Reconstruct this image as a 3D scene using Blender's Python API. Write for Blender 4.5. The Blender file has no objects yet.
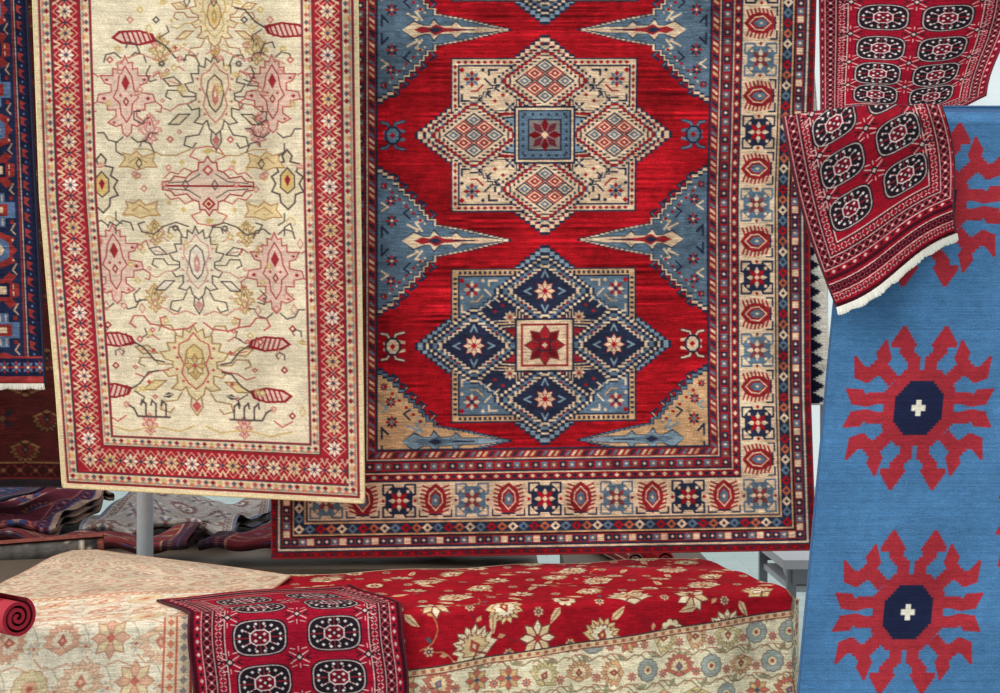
import bpy, math, random
import numpy as np
from contextlib import contextmanager
random.seed(3); rng=np.random.default_rng(5)
C=bpy.context.scene.collection
sc=bpy.context.scene
try: sc.view_settings.view_transform='Standard'
except Exception: pass
FPX=50/36*1000
def P(px,py,d): return np.array([(px-500)/FPX*d, d, 1.4-(py-346.5)/FPX*d])
def smooth2(h,w,cell):
    gh,gw=int(h/cell)+2,int(w/cell)+2
    g=rng.normal(0,1,(gh,gw)); y=np.arange(h)/cell; x=np.arange(w)/cell
    yi=y.astype(int); xi=x.astype(int); fy=(y-yi)[:,None]; fx=(x-xi)[None]
    fy=fy*fy*(3-2*fy); fx=fx*fx*(3-2*fx)
    return (g[yi][:,xi]*(1-fy)*(1-fx)+g[yi+1][:,xi]*fy*(1-fx)+g[yi][:,xi+1]*(1-fy)*fx+g[yi+1][:,xi+1]*fy*fx)

# ---------------------------------------------------------------- painter
class Cv:
    def __init__(s,x0,y0,x1,y1,k,bg):
        s.x0,s.y0,s.k=x0,y0,k
        s.W=int(round((x1-x0)*k))//2*2; s.H=int(round((y1-y0)*k))//2*2
        s.x1,s.y1=x1,y1
        s.a=np.empty((s.H,s.W,3),np.float32); s.a[:]=np.array(bg)/255.
        s.T=[np.eye(3)]; s.noclip()
    def noclip(s): s.cl=(0,0,s.W,s.H)
    def clip(s,xa,ya,xb,yb):
        s.cl=(max(0,int((xa-s.x0)*s.k)),max(0,int((ya-s.y0)*s.k)),min(s.W,int((xb-s.x0)*s.k)),min(s.H,int((yb-s.y0)*s.k)))
    def _ras(s,Q,col):
        xa=max(s.cl[0],int(Q[:,0].min())-1); xb=min(s.cl[2],int(Q[:,0].max())+2)
        ya=max(s.cl[1],int(Q[:,1].min())-1); yb=min(s.cl[3],int(Q[:,1].max())+2)
        if xa>=xb or ya>=yb: return
        xx=np.arange(xa,xb)[None,:]+.5; yy=np.arange(ya,yb)[:,None]+.5
        ins=np.zeros((yb-ya,xb-xa),bool)
        n=len(Q)
        for i in range(n):
            x1,y1=Q[i]; x2,y2=Q[(i+1)%n]
            if abs(y1-y2)<1e-9: continue
            cond=(y1>yy)!=(y2>yy)
            if not cond.any(): continue
            xi=(x2-x1)*(yy-y1)/(y2-y1)+x1
            ins^=cond&(xx<xi)
        s.a[ya:yb,xa:xb][ins]=col
    def poly(s,pts,col):
        A=np.asarray(pts,float); col=np.array(col,np.float32)/255.
        for T in s.T:
            Q=A@T[:2,:2].T+T[:2,2]
            s._ras((Q-(s.x0,s.y0))*s.k,col)
    def rect(s,xa,ya,xb,yb,col): s.poly([(xa,ya),(xb,ya),(xb,yb),(xa,yb)],col)
    def line(s,pts,w,col,closed=False):
        pts=list(pts)
        if closed: pts=pts+[pts[0]]
        for (xa,ya),(xb,yb) in zip(pts[:-1],pts[1:]):
            dx,dy=xb-xa,yb-ya; L=math.hypot(dx,dy)
            if L<1e-6: continue
            dx,dy=dx/L*w/2,dy/L*w/2
            s.poly([(xa-dx-dy,ya-dy+dx),(xb+dx-dy,yb+dy+dx),(xb+dx+dy,yb+dy-dx),(xa-dx+dy,ya-dy-dx)],col)
    def ell(s,cx,cy,rx,ry,col,n=14):
        s.poly([(cx+rx*math.cos(2*math.pi*i/n+.2),cy+ry*math.sin(2*math.pi*i/n+.2)) for i in range(n)],col)
    def dia(s,cx,cy,rx,ry,col): s.poly([(cx-rx,cy),(cx,cy-ry),(cx+rx,cy),(cx,cy+ry)],col)
    def out(s,jit=.05,row=.04,wear=.05,desat=.06,streak=1.):
        a=s.a.reshape(s.H//2,2,s.W//2,2,3).mean((1,3))
        h,w=a.shape[:2]
        # slight irregular blending of neighbouring knots
        b=a.copy(); b[:,1:-1]=.7*a[:,1:-1]+.15*a[:,:-2]+.15*a[:,2:]; a=b
        g=a.mean(2,keepdims=True); a=a*(1-desat)+(g*.8+.12)*desat
        m=1+rng.normal(0,jit,(h,w,1))+rng.normal(0,row,(h,1,1))
        m=m+(smooth2(h,w,9)*wear*.6+smooth2(h,w,45)*wear*.7)[:,:,None]
        st=rng.normal(0,jit*1.2*streak,(h,w//10+2))
        st=np.stack([np.interp(np.arange(w)/10.,np.arange(st.shape[1]),r) for r in st])[:,:,None]
        return np.clip(a*(m+st),0,1)
@contextmanager
def tf(c,tx,ty,sx=1,sy=1,rot=0,sym=''):
    old=c.T; r=math.radians(rot)
    B=np.array([[1,0,tx],[0,1,ty],[0,0,1.]])@np.array([[math.cos(r),-math.sin(r),0],[math.sin(r),math.cos(r),0],[0,0,1]])@np.diag([sx,sy,1.])
    ms=[B]
    if 'x' in sym: ms+=[m@np.diag([-1,1,1.]) for m in ms]
    if 'y' in sym: ms+=[m@np.diag([1,-1,1.]) for m in ms]
    c.T=[t@m for t in old for m in ms]
    yield
    c.T=old
def sdiam(rx,ry,n):
    q=[]
    for i in range(n):
        q+=[(rx*i/n,-ry*(1-i/n)),(rx*(i+1)/n,-ry*(1-i/n))]
    q.append((rx,0))
    r=q+[(x,-y) for x,y in q[::-1]]
    return r+[(-x,y) for x,y in r[::-1]]
def stairs(pts,step=3.):
    o=[]
    for (xa,ya),(xb,yb) in zip(pts[:-1],pts[1:]):
        n=max(1,int(round(max(abs(xb-xa),abs(yb-ya))/step)))
        for i in range(n):
            x0,y0=xa+(xb-xa)*i/n,ya+(yb-ya)*i/n; x1,y1=xa+(xb-xa)*(i+1)/n,ya+(yb-ya)*(i+1)/n
            o+=[(x0,y0),(x1,y0)]
    o.append(pts[-1]); return o
def star(R,r,n=8,ph=0,sy=1):
    return [((R if i%2==0 else r)*math.cos(math.pi*i/n+ph),(R if i%2==0 else r)*math.sin(math.pi*i/n+ph)*sy) for i in range(2*n)]
def octa(rx,ry,k=.42): return [(-rx,-ry*k),(-rx*k,-ry),(rx*k,-ry),(rx,-ry*k),(rx,ry*k),(rx*k,ry),(-rx*k,ry),(-rx,ry*k)]
def oval(rx,ry,n=20,p=2.6):
    o=[]
    for i in range(n):
        a=2*math.pi*(i+.5)/n; ca,sa=math.cos(a),math.sin(a)
        o.append((rx*math.copysign(abs(ca)**(2/p),ca),ry*math.copysign(abs(sa)**(2/p),sa)))
    return o
def flower(c,r,pet,cen,pet2=None,outl=None):
    for i in range(8):
        with tf(c,0,0,rot=i*45):
            if outl: c.poly([(r*.1,0),(r*.6,r*.34),(r*1.12,0),(r*.6,-r*.34)],outl)
            c.poly([(r*.12,0),(r*.6,r*.22),(r,0),(r*.6,-r*.22)],pet if (i%2==0 or not pet2) else pet2)
    c.dia(0,0,r*.26,r*.26,cen)
def rosette(c,r,c1,c2,c3,ol,n=10):
    for i in range(n):
        a=2*math.pi*i/n; c.ell(r*.72*math.cos(a),r*.72*math.sin(a),r*.32,r*.32,ol,8)
    for i in range(n):
        a=2*math.pi*i/n; c.ell(r*.7*math.cos(a),r*.7*math.sin(a),r*.25,r*.25,c1,8)
    c.ell(0,0,r*.6,r*.6,c1,14); c.ell(0,0,r*.46,r*.46,ol,12); c.ell(0,0,r*.40,r*.40,c2,12); c.ell(0,0,r*.18,r*.18,c3,8)
def frames(c,x0,y0,x1,y1,spec,sides='LRBT'):
    tot=sum(s[0] for s in spec); d=tot
    for w,base,mot,step in spec[::-1]:
        c.rect(x0-d,y0-d,x1+d,y1+d,base); d-=w
    d=0
    for w,base,mot,step in spec:
        dc=d+w/2
        if mot:
            L=x1-x0+2*dc; n=max(2,round(L/step)//2*2)
            if 'B' in sides:
                for i in range(n+1):
                    with tf(c,x1+dc-i*L/n,y1+dc): mot(c,i,w)
            if 'T' in sides:
                for i in range(n+1):
                    with tf(c,x1+dc-i*L/n,y0-dc,rot=180): mot(c,i,w)
            Lv=y1-y0+2*dc; n=max(2,round(Lv/step))
            if 'R' in sides:
                for i in range(1,n):
                    with tf(c,x1+dc,y1+dc-i*Lv/n,rot=-90): mot(c,i,w)
            if 'L' in sides:
                for i in range(1,n):
                    with tf(c,x0-dc,y1+dc-i*Lv/n,rot=90): mot(c,i,w)
        d+=w
def m_dot(cols,f=.25):
    def g(c,i,w): c.dia(0,0,w*f*1.3,w*f,cols[i%len(cols)])
    return g
def m_diag(cols):
    def g(c,i,w): c.poly([(-w*.45,w*.35),(-w*.05,w*.35),(w*.45,-w*.35),(w*.05,-w*.35)],cols[i%len(cols)])
    return g
def m_x(col,col2):
    def g(c,i,w):
        h=w*.36
        c.line([(-h,-h),(h,h)],w*.13,col); c.line([(-h,h),(h,-h)],w*.13,col); c.dia(0,0,h*.5,h*.5,col2)
    return g

# ---------------------------------------------------------------- colours
RED=(168,16,26); DRED=(114,18,26); NAVY=(38,44,66); STEEL=(90,112,130); CREAM=(226,192,156); TAN=(206,160,114); ORG=(184,90,58); BLK=(32,24,32); WHT=(232,222,204); LBL=(126,148,160)

# ---------------------------------------------------------------- KAZAK
def paint_kazak():
    c=Cv(272,-62,818,554,3,RED)
    def main(c,i,w):
        if i%2==0:
            base=NAVY if i%4==2 else STEEL; ac=RED if i%4==2 else (130,56,56)
            for a in range(8):
                with tf(c,0,0,rot=a*45+22.5): c.line([(9,0),(17,0)],2.2,base)
            for sx in (-1,1):
                for sy in (-1,1):
                    c.line([(sx*7,sy*16),(sx*16,sy*16),(sx*16,sy*7)],1.8,base); c.dia(sx*16,0,2,2,ac)
            c.poly(octa(13.5,13.5,.6),base)
            flower(c,11,CREAM,ac,ac)
            for s1 in(-1,1):
                for s2 in(-1,1): c.rect(s1*9-1.5,s2*9-1.5,s1*9+1.5,s2*9+1.5,CREAM)
            c.rect(-4,-4,4,4,ac); c.dia(0,0,3,3,CREAM)
        else:
            R2=(150,32,38)
            for a in range(-3,4):
                with tf(c,0,0,sym='x'): c.line([(6,a*4),(15-abs(a)*.8,a*4-2.5)],1.7,R2)
            c.poly([(0,-17),(8,-11),(11,-3),(10,6),(5,13),(0,16),(-5,13),(-10,6),(-11,-3),(-8,-11)],R2)
            with tf(c,0,0,sym='x'): c.line([(0,-12),(6,-6),(7,2),(0,10)],1.3,CREAM); c.line([(8,16),(16,16),(16,10)],1.5,NAVY)
            c.poly([(0,-8),(4,-3),(4,3),(0,7),(-4,3),(-4,-3)],STEEL); c.dia(0,0,1.6,2.4,CREAM); c.line([(-6,14),(6,14)],1.6,NAVY)
    def sm(c,i,w):
        col=[RED,STEEL,CREAM,ORG][i%4]
        c.poly([(-w*.55,0),(0,-w*.5),(w*.55,0),(0,w*.5)],col); c.dia(0,0,w*.2,w*.2,NAVY)
    def bead(cols):
        def g(c,i,w):
            c.rect(-w*.4,-w*.36,w*.35,w*.36,cols[i%len(cols)]); c.dia(0,0,w*.2,w*.2,CREAM)
        return g
    spec=[(2,NAVY,None,0),
          (8,(146,34,38),m_diag([CREAM,STEEL,NAVY,TAN]),6),
          (1.4,CREAM,None,0),(1.6,NAVY,None,0),
          (9,(156,28,34),bead([NAVY,(120,80,80),STEEL]),9),
          (1.6,NAVY,None,0),(1.4,CREAM,None,0),
          (6.5,(150,26,34),m_dot([CREAM,NAVY],.33),6),(1.5,NAVY,None,0),
          (37,CREAM,main,36.4),
          (1.5,NAVY,None,0),(2,TAN,None,0),
          (10,NAVY,sm,10.5),
          (1.6,TAN,None,0),(1.5,BLK,None,0),
          (9,(140,40,44),bead([NAVY,CREAM,STEEL,NAVY]),8),(2,NAVY,None,0),(2,CREAM,None,0),(1.5,NAVY,None,0),
          (5,DRED,m_dot([NAVY,RED],.3),6)]
    X0,X1,Y1=378,712,447
    frames(c,X0,-400,X1,Y1,spec,'LRB')
    c.rect(X0,-400,X1,Y1,RED)
    ya=0; yb=int((Y1+62)*3); xa=int((X0-272)*3); xb=int((X1-272)*3)
    n=yb-ya; ab=np.interp(np.arange(n),np.arange(0,n+12,5),rng.normal(0,.12,len(np.arange(0,n+12,5))))
    g=c.a[ya:yb,xa:xb]
    wv=smooth2(n,xb-xa,60)
    sh=(ab[:,None]*(1+.8*wv)+.06*smooth2(n,xb-xa,120))[:,:,None]
    c.a[ya:yb,xa:xb]=np.clip(g*(1+sh)+np.array([0,.02,.02])*sh*2,0,1)
    c.clip(X0,-62,X1,Y1)
    NS=26
    def medal(cy,var):
        A=var=='A'; R3=(156,30,38)
        with tf(c,545,cy):
            alt=CREAM if A else STEEL
            for (rx,ry,col) in ((130,100,NAVY),(127,97,CREAM if A else LBL),(122,92.5,NAVY),(120,91,CREAM if A else NAVY)): c.poly(sdiam(rx,ry,NS),col)
            for t in np.linspace(.03,.97,24):
                for s1 in(-1,1):
                    for s2 in(-1,1): c.rect(s1*124.5*t-1.3,s2*94.7*(1-t)-1.3,s1*124.5*t+1.3,s2*94.7*(1-t)+1.3,R3 if A else NAVY)
            c.rect(-94,-77,94,77,NAVY); c.rect(-92.5,-75.5,92.5,75.5,CREAM if A else TAN); c.rect(-87,-70,87,70,NAVY); c.rect(-85.3,-68.3,85.3,68.3,alt)
            for q in np.arange(-86,87,6.5 if A else 5):
                for s_ in (-1,1):
                    if A: c.dia(q,72.7*s_,2.6,1.9,R3)
                    else: c.rect(q,72.7*s_-1.6,q+2.5,72.7*s_+1.6,NAVY)
            for q in np.arange(-68,69,6.5 if A else 5):
                for s_ in (-1,1):
                    if A: c.dia(89.7*s_,q,1.9,2.6,R3)
                    else: c.rect(89.7*s_-1.6,q,89.7*s_+1.6,q+2.5,NAVY)
            c.poly(sdiam(115,87,NS),NAVY); c.poly(sdiam(113,85,NS),CREAM if A else LBL); c.poly(sdiam(110,82.5,NS),NAVY); c.poly(sdiam(108.5,81.3,NS),CREAM if A else NAVY)
            with tf(c,0,0,sym='xy'):
                with tf(c,73,56):
                    flower(c,9,(160,34,40) if A else CREAM,NAVY,STEEL if A else (160,34,40))
                c.line([(48,65),(56,65),(56,60)],2,NAVY if A else CREAM); c.line([(83,40),(83,34),(78,34)],2,NAVY if A else CREAM)
                c.dia(83,65,2.8,2.8,RED); c.dia(62,65,2.2,2.2,NAVY if A else CREAM); c.dia(83,48,2.2,2.2,NAVY if A else CREAM)
                c.line([(62,50),(68,44),(74,44)],1.6,R3 if A else TAN); c.line([(60,56),(54,50)],1.6,NAVY if A else CREAM)
                # latch hooks between the lobes
                for (hx,hy) in ((46,44),(54,38),(62,32),(38,50)):
                    c.line([(hx,hy),(hx+4,hy+3),(hx+1,hy+6)],1.7,NAVY if A else CREAM)
                for (hx,hy) in ((50,34),(42,40)): c.dia(hx,hy,2.4,2,R3)
            cols=[NAVY,CREAM,DRED,R3] if A else [CREAM,NAVY,TAN,NAVY]
            for col,R_ in zip(cols,(74,71.5,67,63)):
                with tf(c,0,0,sy=.86): c.poly(star(R_,R_*.56,8,math.pi/8),col)
            for col,R_ in zip([CREAM,NAVY,LBL if A else R3],(56,53,49)):
                with tf(c,0,0,sy=.86): c.poly(star(R_,R_*.6,8,math.pi/8),col)
            with tf(c,0,0,sym='xy'):
                for (fx,fy,fr) in ((35,28,7),(50,20,4),(22,44,4)):
                    with tf(c,fx,fy): flower(c,fr,CREAM,STEEL if A else RED,NAVY if A else TAN)
            for dx,dy,rx,ry in ((71,0,50,38),(-71,0,50,38),(0,54,51,37),(0,-54,51,37)):
                with tf(c,dx,dy):
                    seq=[NAVY,CREAM,NAVY,R3,CREAM,NAVY,CREAM] if A else [NAVY,CREAM,NAVY,STEEL,NAVY,CREAM,NAVY]
                    fr=[1,.955,.86,.83,.76,.70,.665] if A else [1,.955,.90,.82,.73,.69,.63]
                    for col,f in zip(seq,fr): c.poly(sdiam(rx*f,ry*f,max(4,int(13*f))),col)
                    for s1 in (-1,1):
                        for s2 in (-1,1):
                            for t in (np.linspace(.06,.94,8) if A else np.linspace(.1,.9,6)):
                                c.dia(s1*rx*(.908 if A else .775)*t,s2*ry*(.908 if A else .775)*(1-t),1.8,1.6,[STEEL,R3][int(t*9)%2] if A else [CREAM,R3][int(t*9)%2])
                    if A:
                        for i in (-1,0,1):
                            for j in (-1,0,1):
                                x=(i-j)*10.2; y=(i+j)*7.6
                                c.dia(x,y,9.8,7.3,R3 if (i+j)%2 else NAVY); c.dia(x,y,7.4,5.5,CREAM); c.dia(x,y,5,3.7,[STEEL,R3][(i+j)%2]); c.dia(x,y,2,1.6,CREAM)
                    else:
                        for s in range(4):
                            with tf(c,0,0,sx=1.2,rot=s*90): c.line([(12,-3),(17,0),(12,3)],1.8,LBL)
                        c.poly(star(12,7),(160,30,38)); flower(c,10.5,CREAM,RED)
            if A:
                c.rect(-31,-29,31,29,NAVY); c.rect(-29,-27,29,27,CREAM); c.rect(-27,-25,27,25,NAVY); c.rect(-25.5,-23.5,25.5,23.5,STEEL)
                for q in range(-20,21,8):
                    for s_ in(-1,1): c.dia(q,20.5*s_,1.8,1.5,NAVY); c.dia(22*s_,q*.9,1.5,1.8,NAVY)
                c.rect(-17,-16,17,16,NAVY); c.rect(-15.5,-14.5,15.5,14.5,(126,116,112)); flower(c,17,DRED,(160,34,40),(110,36,46)); c.dia(0,0,4,4,CREAM)
            else:
                c.rect(-30,-27,30,27,NAVY); c.rect(-28,-25,28,25,CREAM); c.rect(-24,-21.5,24,21.5,(150,40,45)); c.rect(-22,-19.5,22,19.5,CREAM)
                flower(c,19,(165,30,38),CREAM,DRED,(120,50,50)); c.rect(-6,-6,6,6,NAVY); c.rect(-4.5,-4.5,4.5,4.5,RED); c.dia(0,0,3,3,CREAM)
    def side(yc,base,acc):
        H0=[(0,74),(10,67),(22,54),(44,32),(52,22),(60,16),(92,10),(134,0)]
        for sx in (1,-1):
            with tf(c,545-167*sx,yc,sx=sx,sym='y'):
                for (hx,hy) in ((17,63),(26,54),(35,45),(44,36),(54,26)):
                    c.line([(hx-3,hy-6),(hx+4,hy),(hx-2,hy+4)],2.6,NAVY); c.line([(hx-3,hy-6),(hx+3,hy)],1.2,base)
                def sh(f,g,col): c.poly([(0,0)]+stairs([(x*f,y*g) for x,y in H0],5.2),col)
                sh(1,1,NAVY); sh(.972,.965,CREAM if base==STEEL else STEEL); sh(.935,.925,NAVY); sh(.918,.90,base)
                c.line([(28,0),(40,11),(30,16)],2.2,acc); c.line([(44,10),(38,18),(44,20)],2.2,acc)
                c.line([(32,22),(26,28),(32,32)],1.8,NAVY); c.line([(4,30),(10,34),(4,38)],1.8,acc)
                sp=[(24,0),(36,8),(46,4),(52,4),(56,10),(62,4),(74,4),(78,8),(84,3),(104,3),(128,0)]
                c.poly([(x,y*1.2) for x,y in sp],NAVY); c.poly(sp,acc)
                c.poly([(36,0),(44,3.5),(52,2),(58,5.5),(66,2),(104,0)],(156,36,42) if base==STEEL else STEEL); c.poly([(50,0),(58,3),(64,0)],NAVY); c.line([(76,0),(96,0)],1.4,NAVY)
                for (fx,fy,fr) in ((14,20,7),(13,40,6),(6,55,4.5)):
                    with tf(c,fx,fy): flower(c,fr,(170,34,40),acc,NAVY)
                for t in range(6): c.rect(6+t*7,54-t*7,9+t*7,56.5-t*7,RED); c.rect(11+t*7,51-t*7,13+t*7,53-t*7,acc)
                c.line([(4,4),(4,14),(10,8)],2,NAVY)
    side(240,STEEL,CREAM); side(30,STEEL,CREAM); side(440,TAN,LBL)
    medal(-75,'B'); medal(135,'A'); medal(345,'B')
    for yy,v in ((135,0),(345,1)):
        for sx in(1,-1):
            with tf(c,545+152*sx,yy,sx=sx):
                col=STEEL if v==0 else CREAM
                with tf(c,0,0,sym='y'):
                    c.line([(-11,14),(-3,12),(0,4),(6,12),(11,13)],3.4,NAVY); c.line([(-11,14),(-3,12),(0,4),(6,12),(11,13)],2,col)
                    c.line([(-11,4),(-5,5),(8,3)],3,col)
                c.poly(octa(8,9),NAVY); c.poly(octa(6,7),col); c.dia(0,0,3,3,RED)
    c.noclip()
    return c
# ---------------------------------------------------------------- CREAM RUG
CF=(228,211,179); PINK=(188,86,82); GOLD=(204,172,106); OLV=(84,72,68); RO=(146,34,42); SAL=(202,132,116)
def cl(py): return np.interp(py,[-60,0,200,400,490,505],[31,33,40,56,62,63])
def cr(py): return np.interp(py,[-60,0,500],[357,358,364])
def paint_cream():
    c=Cv(0,-62,325,503,3,CF)
    def X(px,py): l=cl(py); return (px-l)/(cr(py)-l)*325
    def mf(c,i,w):
        a=[(228,208,170),(232,216,192),(212,182,130)][i%3]
        c.line([(-11,0),(0,-12),(11,0),(0,12)],1.1,(214,144,120),True)
        c.dia(0,0,9,10,(140,34,46)); flower(c,8.5,a,(140,40,46),a if i%2 else (222,190,150)); c.dia(0,0,2.2,2.2,(70,70,90))
        for q in (-1,1):
            c.poly([(11,q*4),(6,q*12),(16,q*12)],(222,188,146) if q>0 else (204,146,124)); c.poly([(11,q*7),(9,q*12),(13,q*12)],(130,34,48))
            c.line([(5,q*6),(8,q*9)],1,(226,190,160)); c.line([(17,q*6),(14,q*9)],1,(226,190,160))
        c.dia(11,0,1.8,2.8,(60,60,80))
    def gf(c,i,w):
        c.poly([(-w*.5,w*.4),(0,-w*.1),(w*.5,w*.4)],(200,116,96) if i%2 else (152,142,124))
        c.dia(0,-w*.15,w*.34,w*.28,[RO,(90,90,100),PINK,GOLD][i%4])
    spec=[(1.5,RO,None,0),(1,(90,80,80),None,0),(8,(226,198,164),gf,7.5),(1,(90,60,60),None,0),(1.5,RO,None,0),(27,(162,34,46),mf,22),(1.5,(60,50,60),None,0),(9,(224,194,160),gf,7.5),(1,(90,60,60),None,0),(1.5,RO,None,0),(5,(226,204,164),None,0)]
    t=sum(s[0] for s in spec)
    frames(c,t,-400,325-t,503-t,spec,'LRB')
    c.rect(t,-400,325-t,503-t,CF)
    c.clip(t,-62,325-t,503-t)
    F=lambda px,py,**k: tf(c,X(px,py),py,**k)
    w=1.25
    def curl(pts,col,ww=None): c.line(pts,ww or w,col)
    def big(col1,col2,col3,W,H):
        mix=tuple(int(a*.4+b*.6) for a,b in zip(col3,CF))
        with tf(c,0,0,sx=W/50,sy=H/50,sym='x'):
            ol=[(0,-44),(3,-36),(8,-40),(9,-31),(15,-33),(15,-25),(22,-25),(20,-17),(28,-15),(24,-8),(18,-6),(18,0),(26,4),(22,10),(15,8),(15,16),(20,22),(12,24),(8,20),(6,28),(0,34)]
            c.poly(ol,mix); c.line(ol,w,col1)
            c.line([(0,-36),(5,-28),(12,-24),(13,-14),(9,-4),(11,6),(6,16),(0,22)],w,col2)
            c.poly([(0,-24),(6,-18),(8,-6),(5,6),(0,12)],col3); c.line([(0,-24),(6,-18),(8,-6),(5,6),(0,12)],w,col1)
            c.poly([(0,-15),(3,-8),(3,1),(0,6)],col2); c.dia(0,-5,1.3,3.6,CF)
            for a,b in ((16,-20),(14,-10),(15,2),(10,14)): c.dia(a,b,1.7,1.7,col2)
            curl([(18,-3),(30,-3),(34,-9),(44,-9),(46,-3),(41,0)],col1); curl([(22,3),(34,5),(42,11),(49,8)],col2)
            c.poly([(30,-14),(38,-22),(48,-20),(42,-13)],mix); curl([(30,-14),(38,-22),(48,-20),(42,-13),(30,-14)],col1); curl([(33,-15),(43,-18)],col2,1)
            c.poly([(24,14),(34,14),(44,24),(34,24)],col3); curl([(24,14),(34,14),(44,24),(34,24),(24,14)],col1); curl([(27,16),(40,22)],CF,1)
            curl([(12,26),(16,34),(28,36),(30,44),(22,47),(19,42)],col1); curl([(4,30),(5,40),(0,49)],col1); c.poly([(0,34),(4,39),(0,46)],col2)
            curl([(14,-34),(18,-43),(26,-43),(28,-37)],col1); curl([(28,-28),(33,-32),(38,-30)],col2)
            for a,b in ((49,1),(34,31),(33,-38),(44,-28)): c.dia(a,b,2.6,2.6,col2); c.dia(a,b,1.1,1.1,CF)
    def pinkp(px,py,s,col,col2,fill):
        with F(px,py,sx=s,sy=s):
            with tf(c,0,0,sym='x'):
                ol=[(0,-40),(3,-33),(7,-34),(7,-27),(12,-28),(12,-21),(24,-21),(20,-14),(14,-12),(14,-5),(26,-3),(28,4),(18,6),(18,12),(10,12),(10,18),(18,24),(10,28),(5,26),(4,34),(0,38)]
                c.poly(ol,fill); c.line(ol,w/s,col); c.line([(0,-30),(6,-20),(8,-8),(12,0),(6,6),(5,16),(0,24)],1.1/s,col2)
                c.poly([(0,-22),(4,-14),(0,-6)],col2); c.dia(18,-17,2,1.6,col2); c.dia(21,1,2.4,2,col2); c.dia(0,4,3,5,col2); c.dia(0,4,1.4,2.6,CF); c.dia(12,24,2,1.6,col); c.dia(5,-2,1.6,2,col)
                if s>.6:
                    c.line([(4,38),(10,43),(18,41),(22,34),(28,34)],1.3,OLV); c.line([(4,-38),(10,-43),(18,-41),(20,-34)],1.3,OLV)
                    c.line([(28,4),(34,8),(33,14),(29,13)],1.2,col); c.line([(26,-20),(32,-24),(34,-18)],1.2,col)
    for (px,py,s,k) in ((150,130,.42,0),(258,130,.42,0),(155,302,.38,1),(244,302,.38,1),(150,432,.3,0),(244,432,.3,0),(155,235,.34,1),(246,235,.34,1),(160,50,.4,1),(256,50,.4,1)):
        pinkp(px,py,s,[SAL,(184,142,86)][k],[PINK,(150,110,70)][k],[(226,196,176),(224,202,156)][k])
    with F(215,100): big(OLV,(186,112,102),(218,192,154),54,52)
    with F(208,187):
        with tf(c,0,0,sym='xy'):
            ol=[(46,0),(46,4),(38,5),(34,10),(22,8),(16,14),(10,16),(9,24),(4,24),(0,30)]
            c.poly([(0,0)]+ol,(220,190,166))
            c.line(ol,w,RO); c.line([(0,0),(44,0)],2.2,RO); c.line([(40,3),(20,4.5),(8,12)],1.1,OLV)
            curl([(14,14),(24,18),(30,12),(38,14),(44,8)],PINK); curl([(8,26),(18,30),(12,38),(0,40)],PINK)
            c.dia(26,24,3,3,GOLD); c.dia(40,17,2.4,2.4,GOLD); c.poly([(0,32),(5,35),(0,39)],GOLD)
        c.dia(0,18,7,7,RO); c.dia(0,18,4.4,4.4,(226,190,150)); c.dia(0,18,2.4,2.4,RO)
        c.dia(0,-16,6,6,PINK); c.dia(0,-16,3,3,CF)
    with F(197,270): big(OLV,(196,136,126),(226,210,188),50,48)
    with F(195,372): big((160,122,76),PINK,(220,192,128),64,50)
    with F(195,370): flower(c,11,GOLD,PINK,(222,202,150),(150,110,80))
    with F(214,20): big((160,98,64),(190,150,80),(218,192,138),44,40)
    for (px,py,s) in ((115,268,1.05),(275,275,1.05),(126,98,1.05),(272,95,1)): pinkp(px,py,s,(178,78,76),(160,46,52),(224,188,168))
    for (px,py,s,q) in ((115,345,1,1),(112,398,1,-1),(268,346,-1,1),(270,398,-1,-1),(135,38,1,1),(285,30,-1,-1)):
        with F(px,py,sx=s,sy=q):
            c.poly([(-24,0),(-16,-7),(4,-8),(18,-4),(22,4),(4,8),(-14,6)],RO)
            c.poly([(-20,0),(-14,-5),(4,-6),(15,-3),(17,2),(4,6),(-12,4)],(222,184,166))
            for k in range(6): c.line([(-13+k*5,-6),(-9+k*5,5)],1.7,RO)
            curl([(20,2),(30,8),(40,20),(50,22)],OLV,1.6); curl([(24,0),(34,-6),(32,-12)],OLV); c.dia(40,10,2.6,2.6,PINK)
    for (px,py) in ((102,185),(287,180)):
        with F(px,py,sym='x'):
            ol=[(0,-30),(5,-24),(3,-18),(12,-16),(9,-8),(16,-3),(12,4),(16,12),(8,15),(7,23),(0,30)]
            c.poly(ol,(216,198,164)); c.line(ol,1.7,OLV); c.poly([(0,-12),(7,-4),(7,8),(0,14)],GOLD); c.line([(0,-12),(7,-4),(7,8),(0,14)],1.4,OLV); c.poly([(0,-5),(3,0),(0,7)],RO)
    for i,(px,py) in enumerate(((137,162),(140,211),(264,212),(266,162))):
        with F(px,py,sx=1 if px<200 else -1):
            ol=[(-18,6),(-12,-2),(-14,-8),(-6,-6),(0,-10),(6,-4),(18,-8),(16,0),(20,6),(10,6),(0,9),(-8,6)]
            c.poly(ol,(222,194,142)); c.line(ol,1.2,(176,128,82),True); c.line([(-8,2),(0,-4),(10,2)],1.1,(176,128,82))
    for sx in (-1,1):
        L=lambda pts,ww,col,cx=200: c.line([(X(cx+sx*a,b),b) for a,b in pts],ww,col)
        L([(4,326),(12,332),(28,334),(38,330),(40,322),(34,320)],1.6,PINK); L([(38,330),(50,328),(56,320),(66,320),(70,328),(64,332)],1.6,PINK)
        for a in (34,44,54): L([(a,424),(a,411),(a+4,407),(a+5,412)],1.8,OLV)
        L([(30,424),(62,424),(66,416),(72,412)],1.8,OLV)
        L([(6,432),(20,438),(46,434),(70,440),(92,434)],1.5,GOLD); L([(74,424),(82,430),(92,424)],1.4,PINK)
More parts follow.
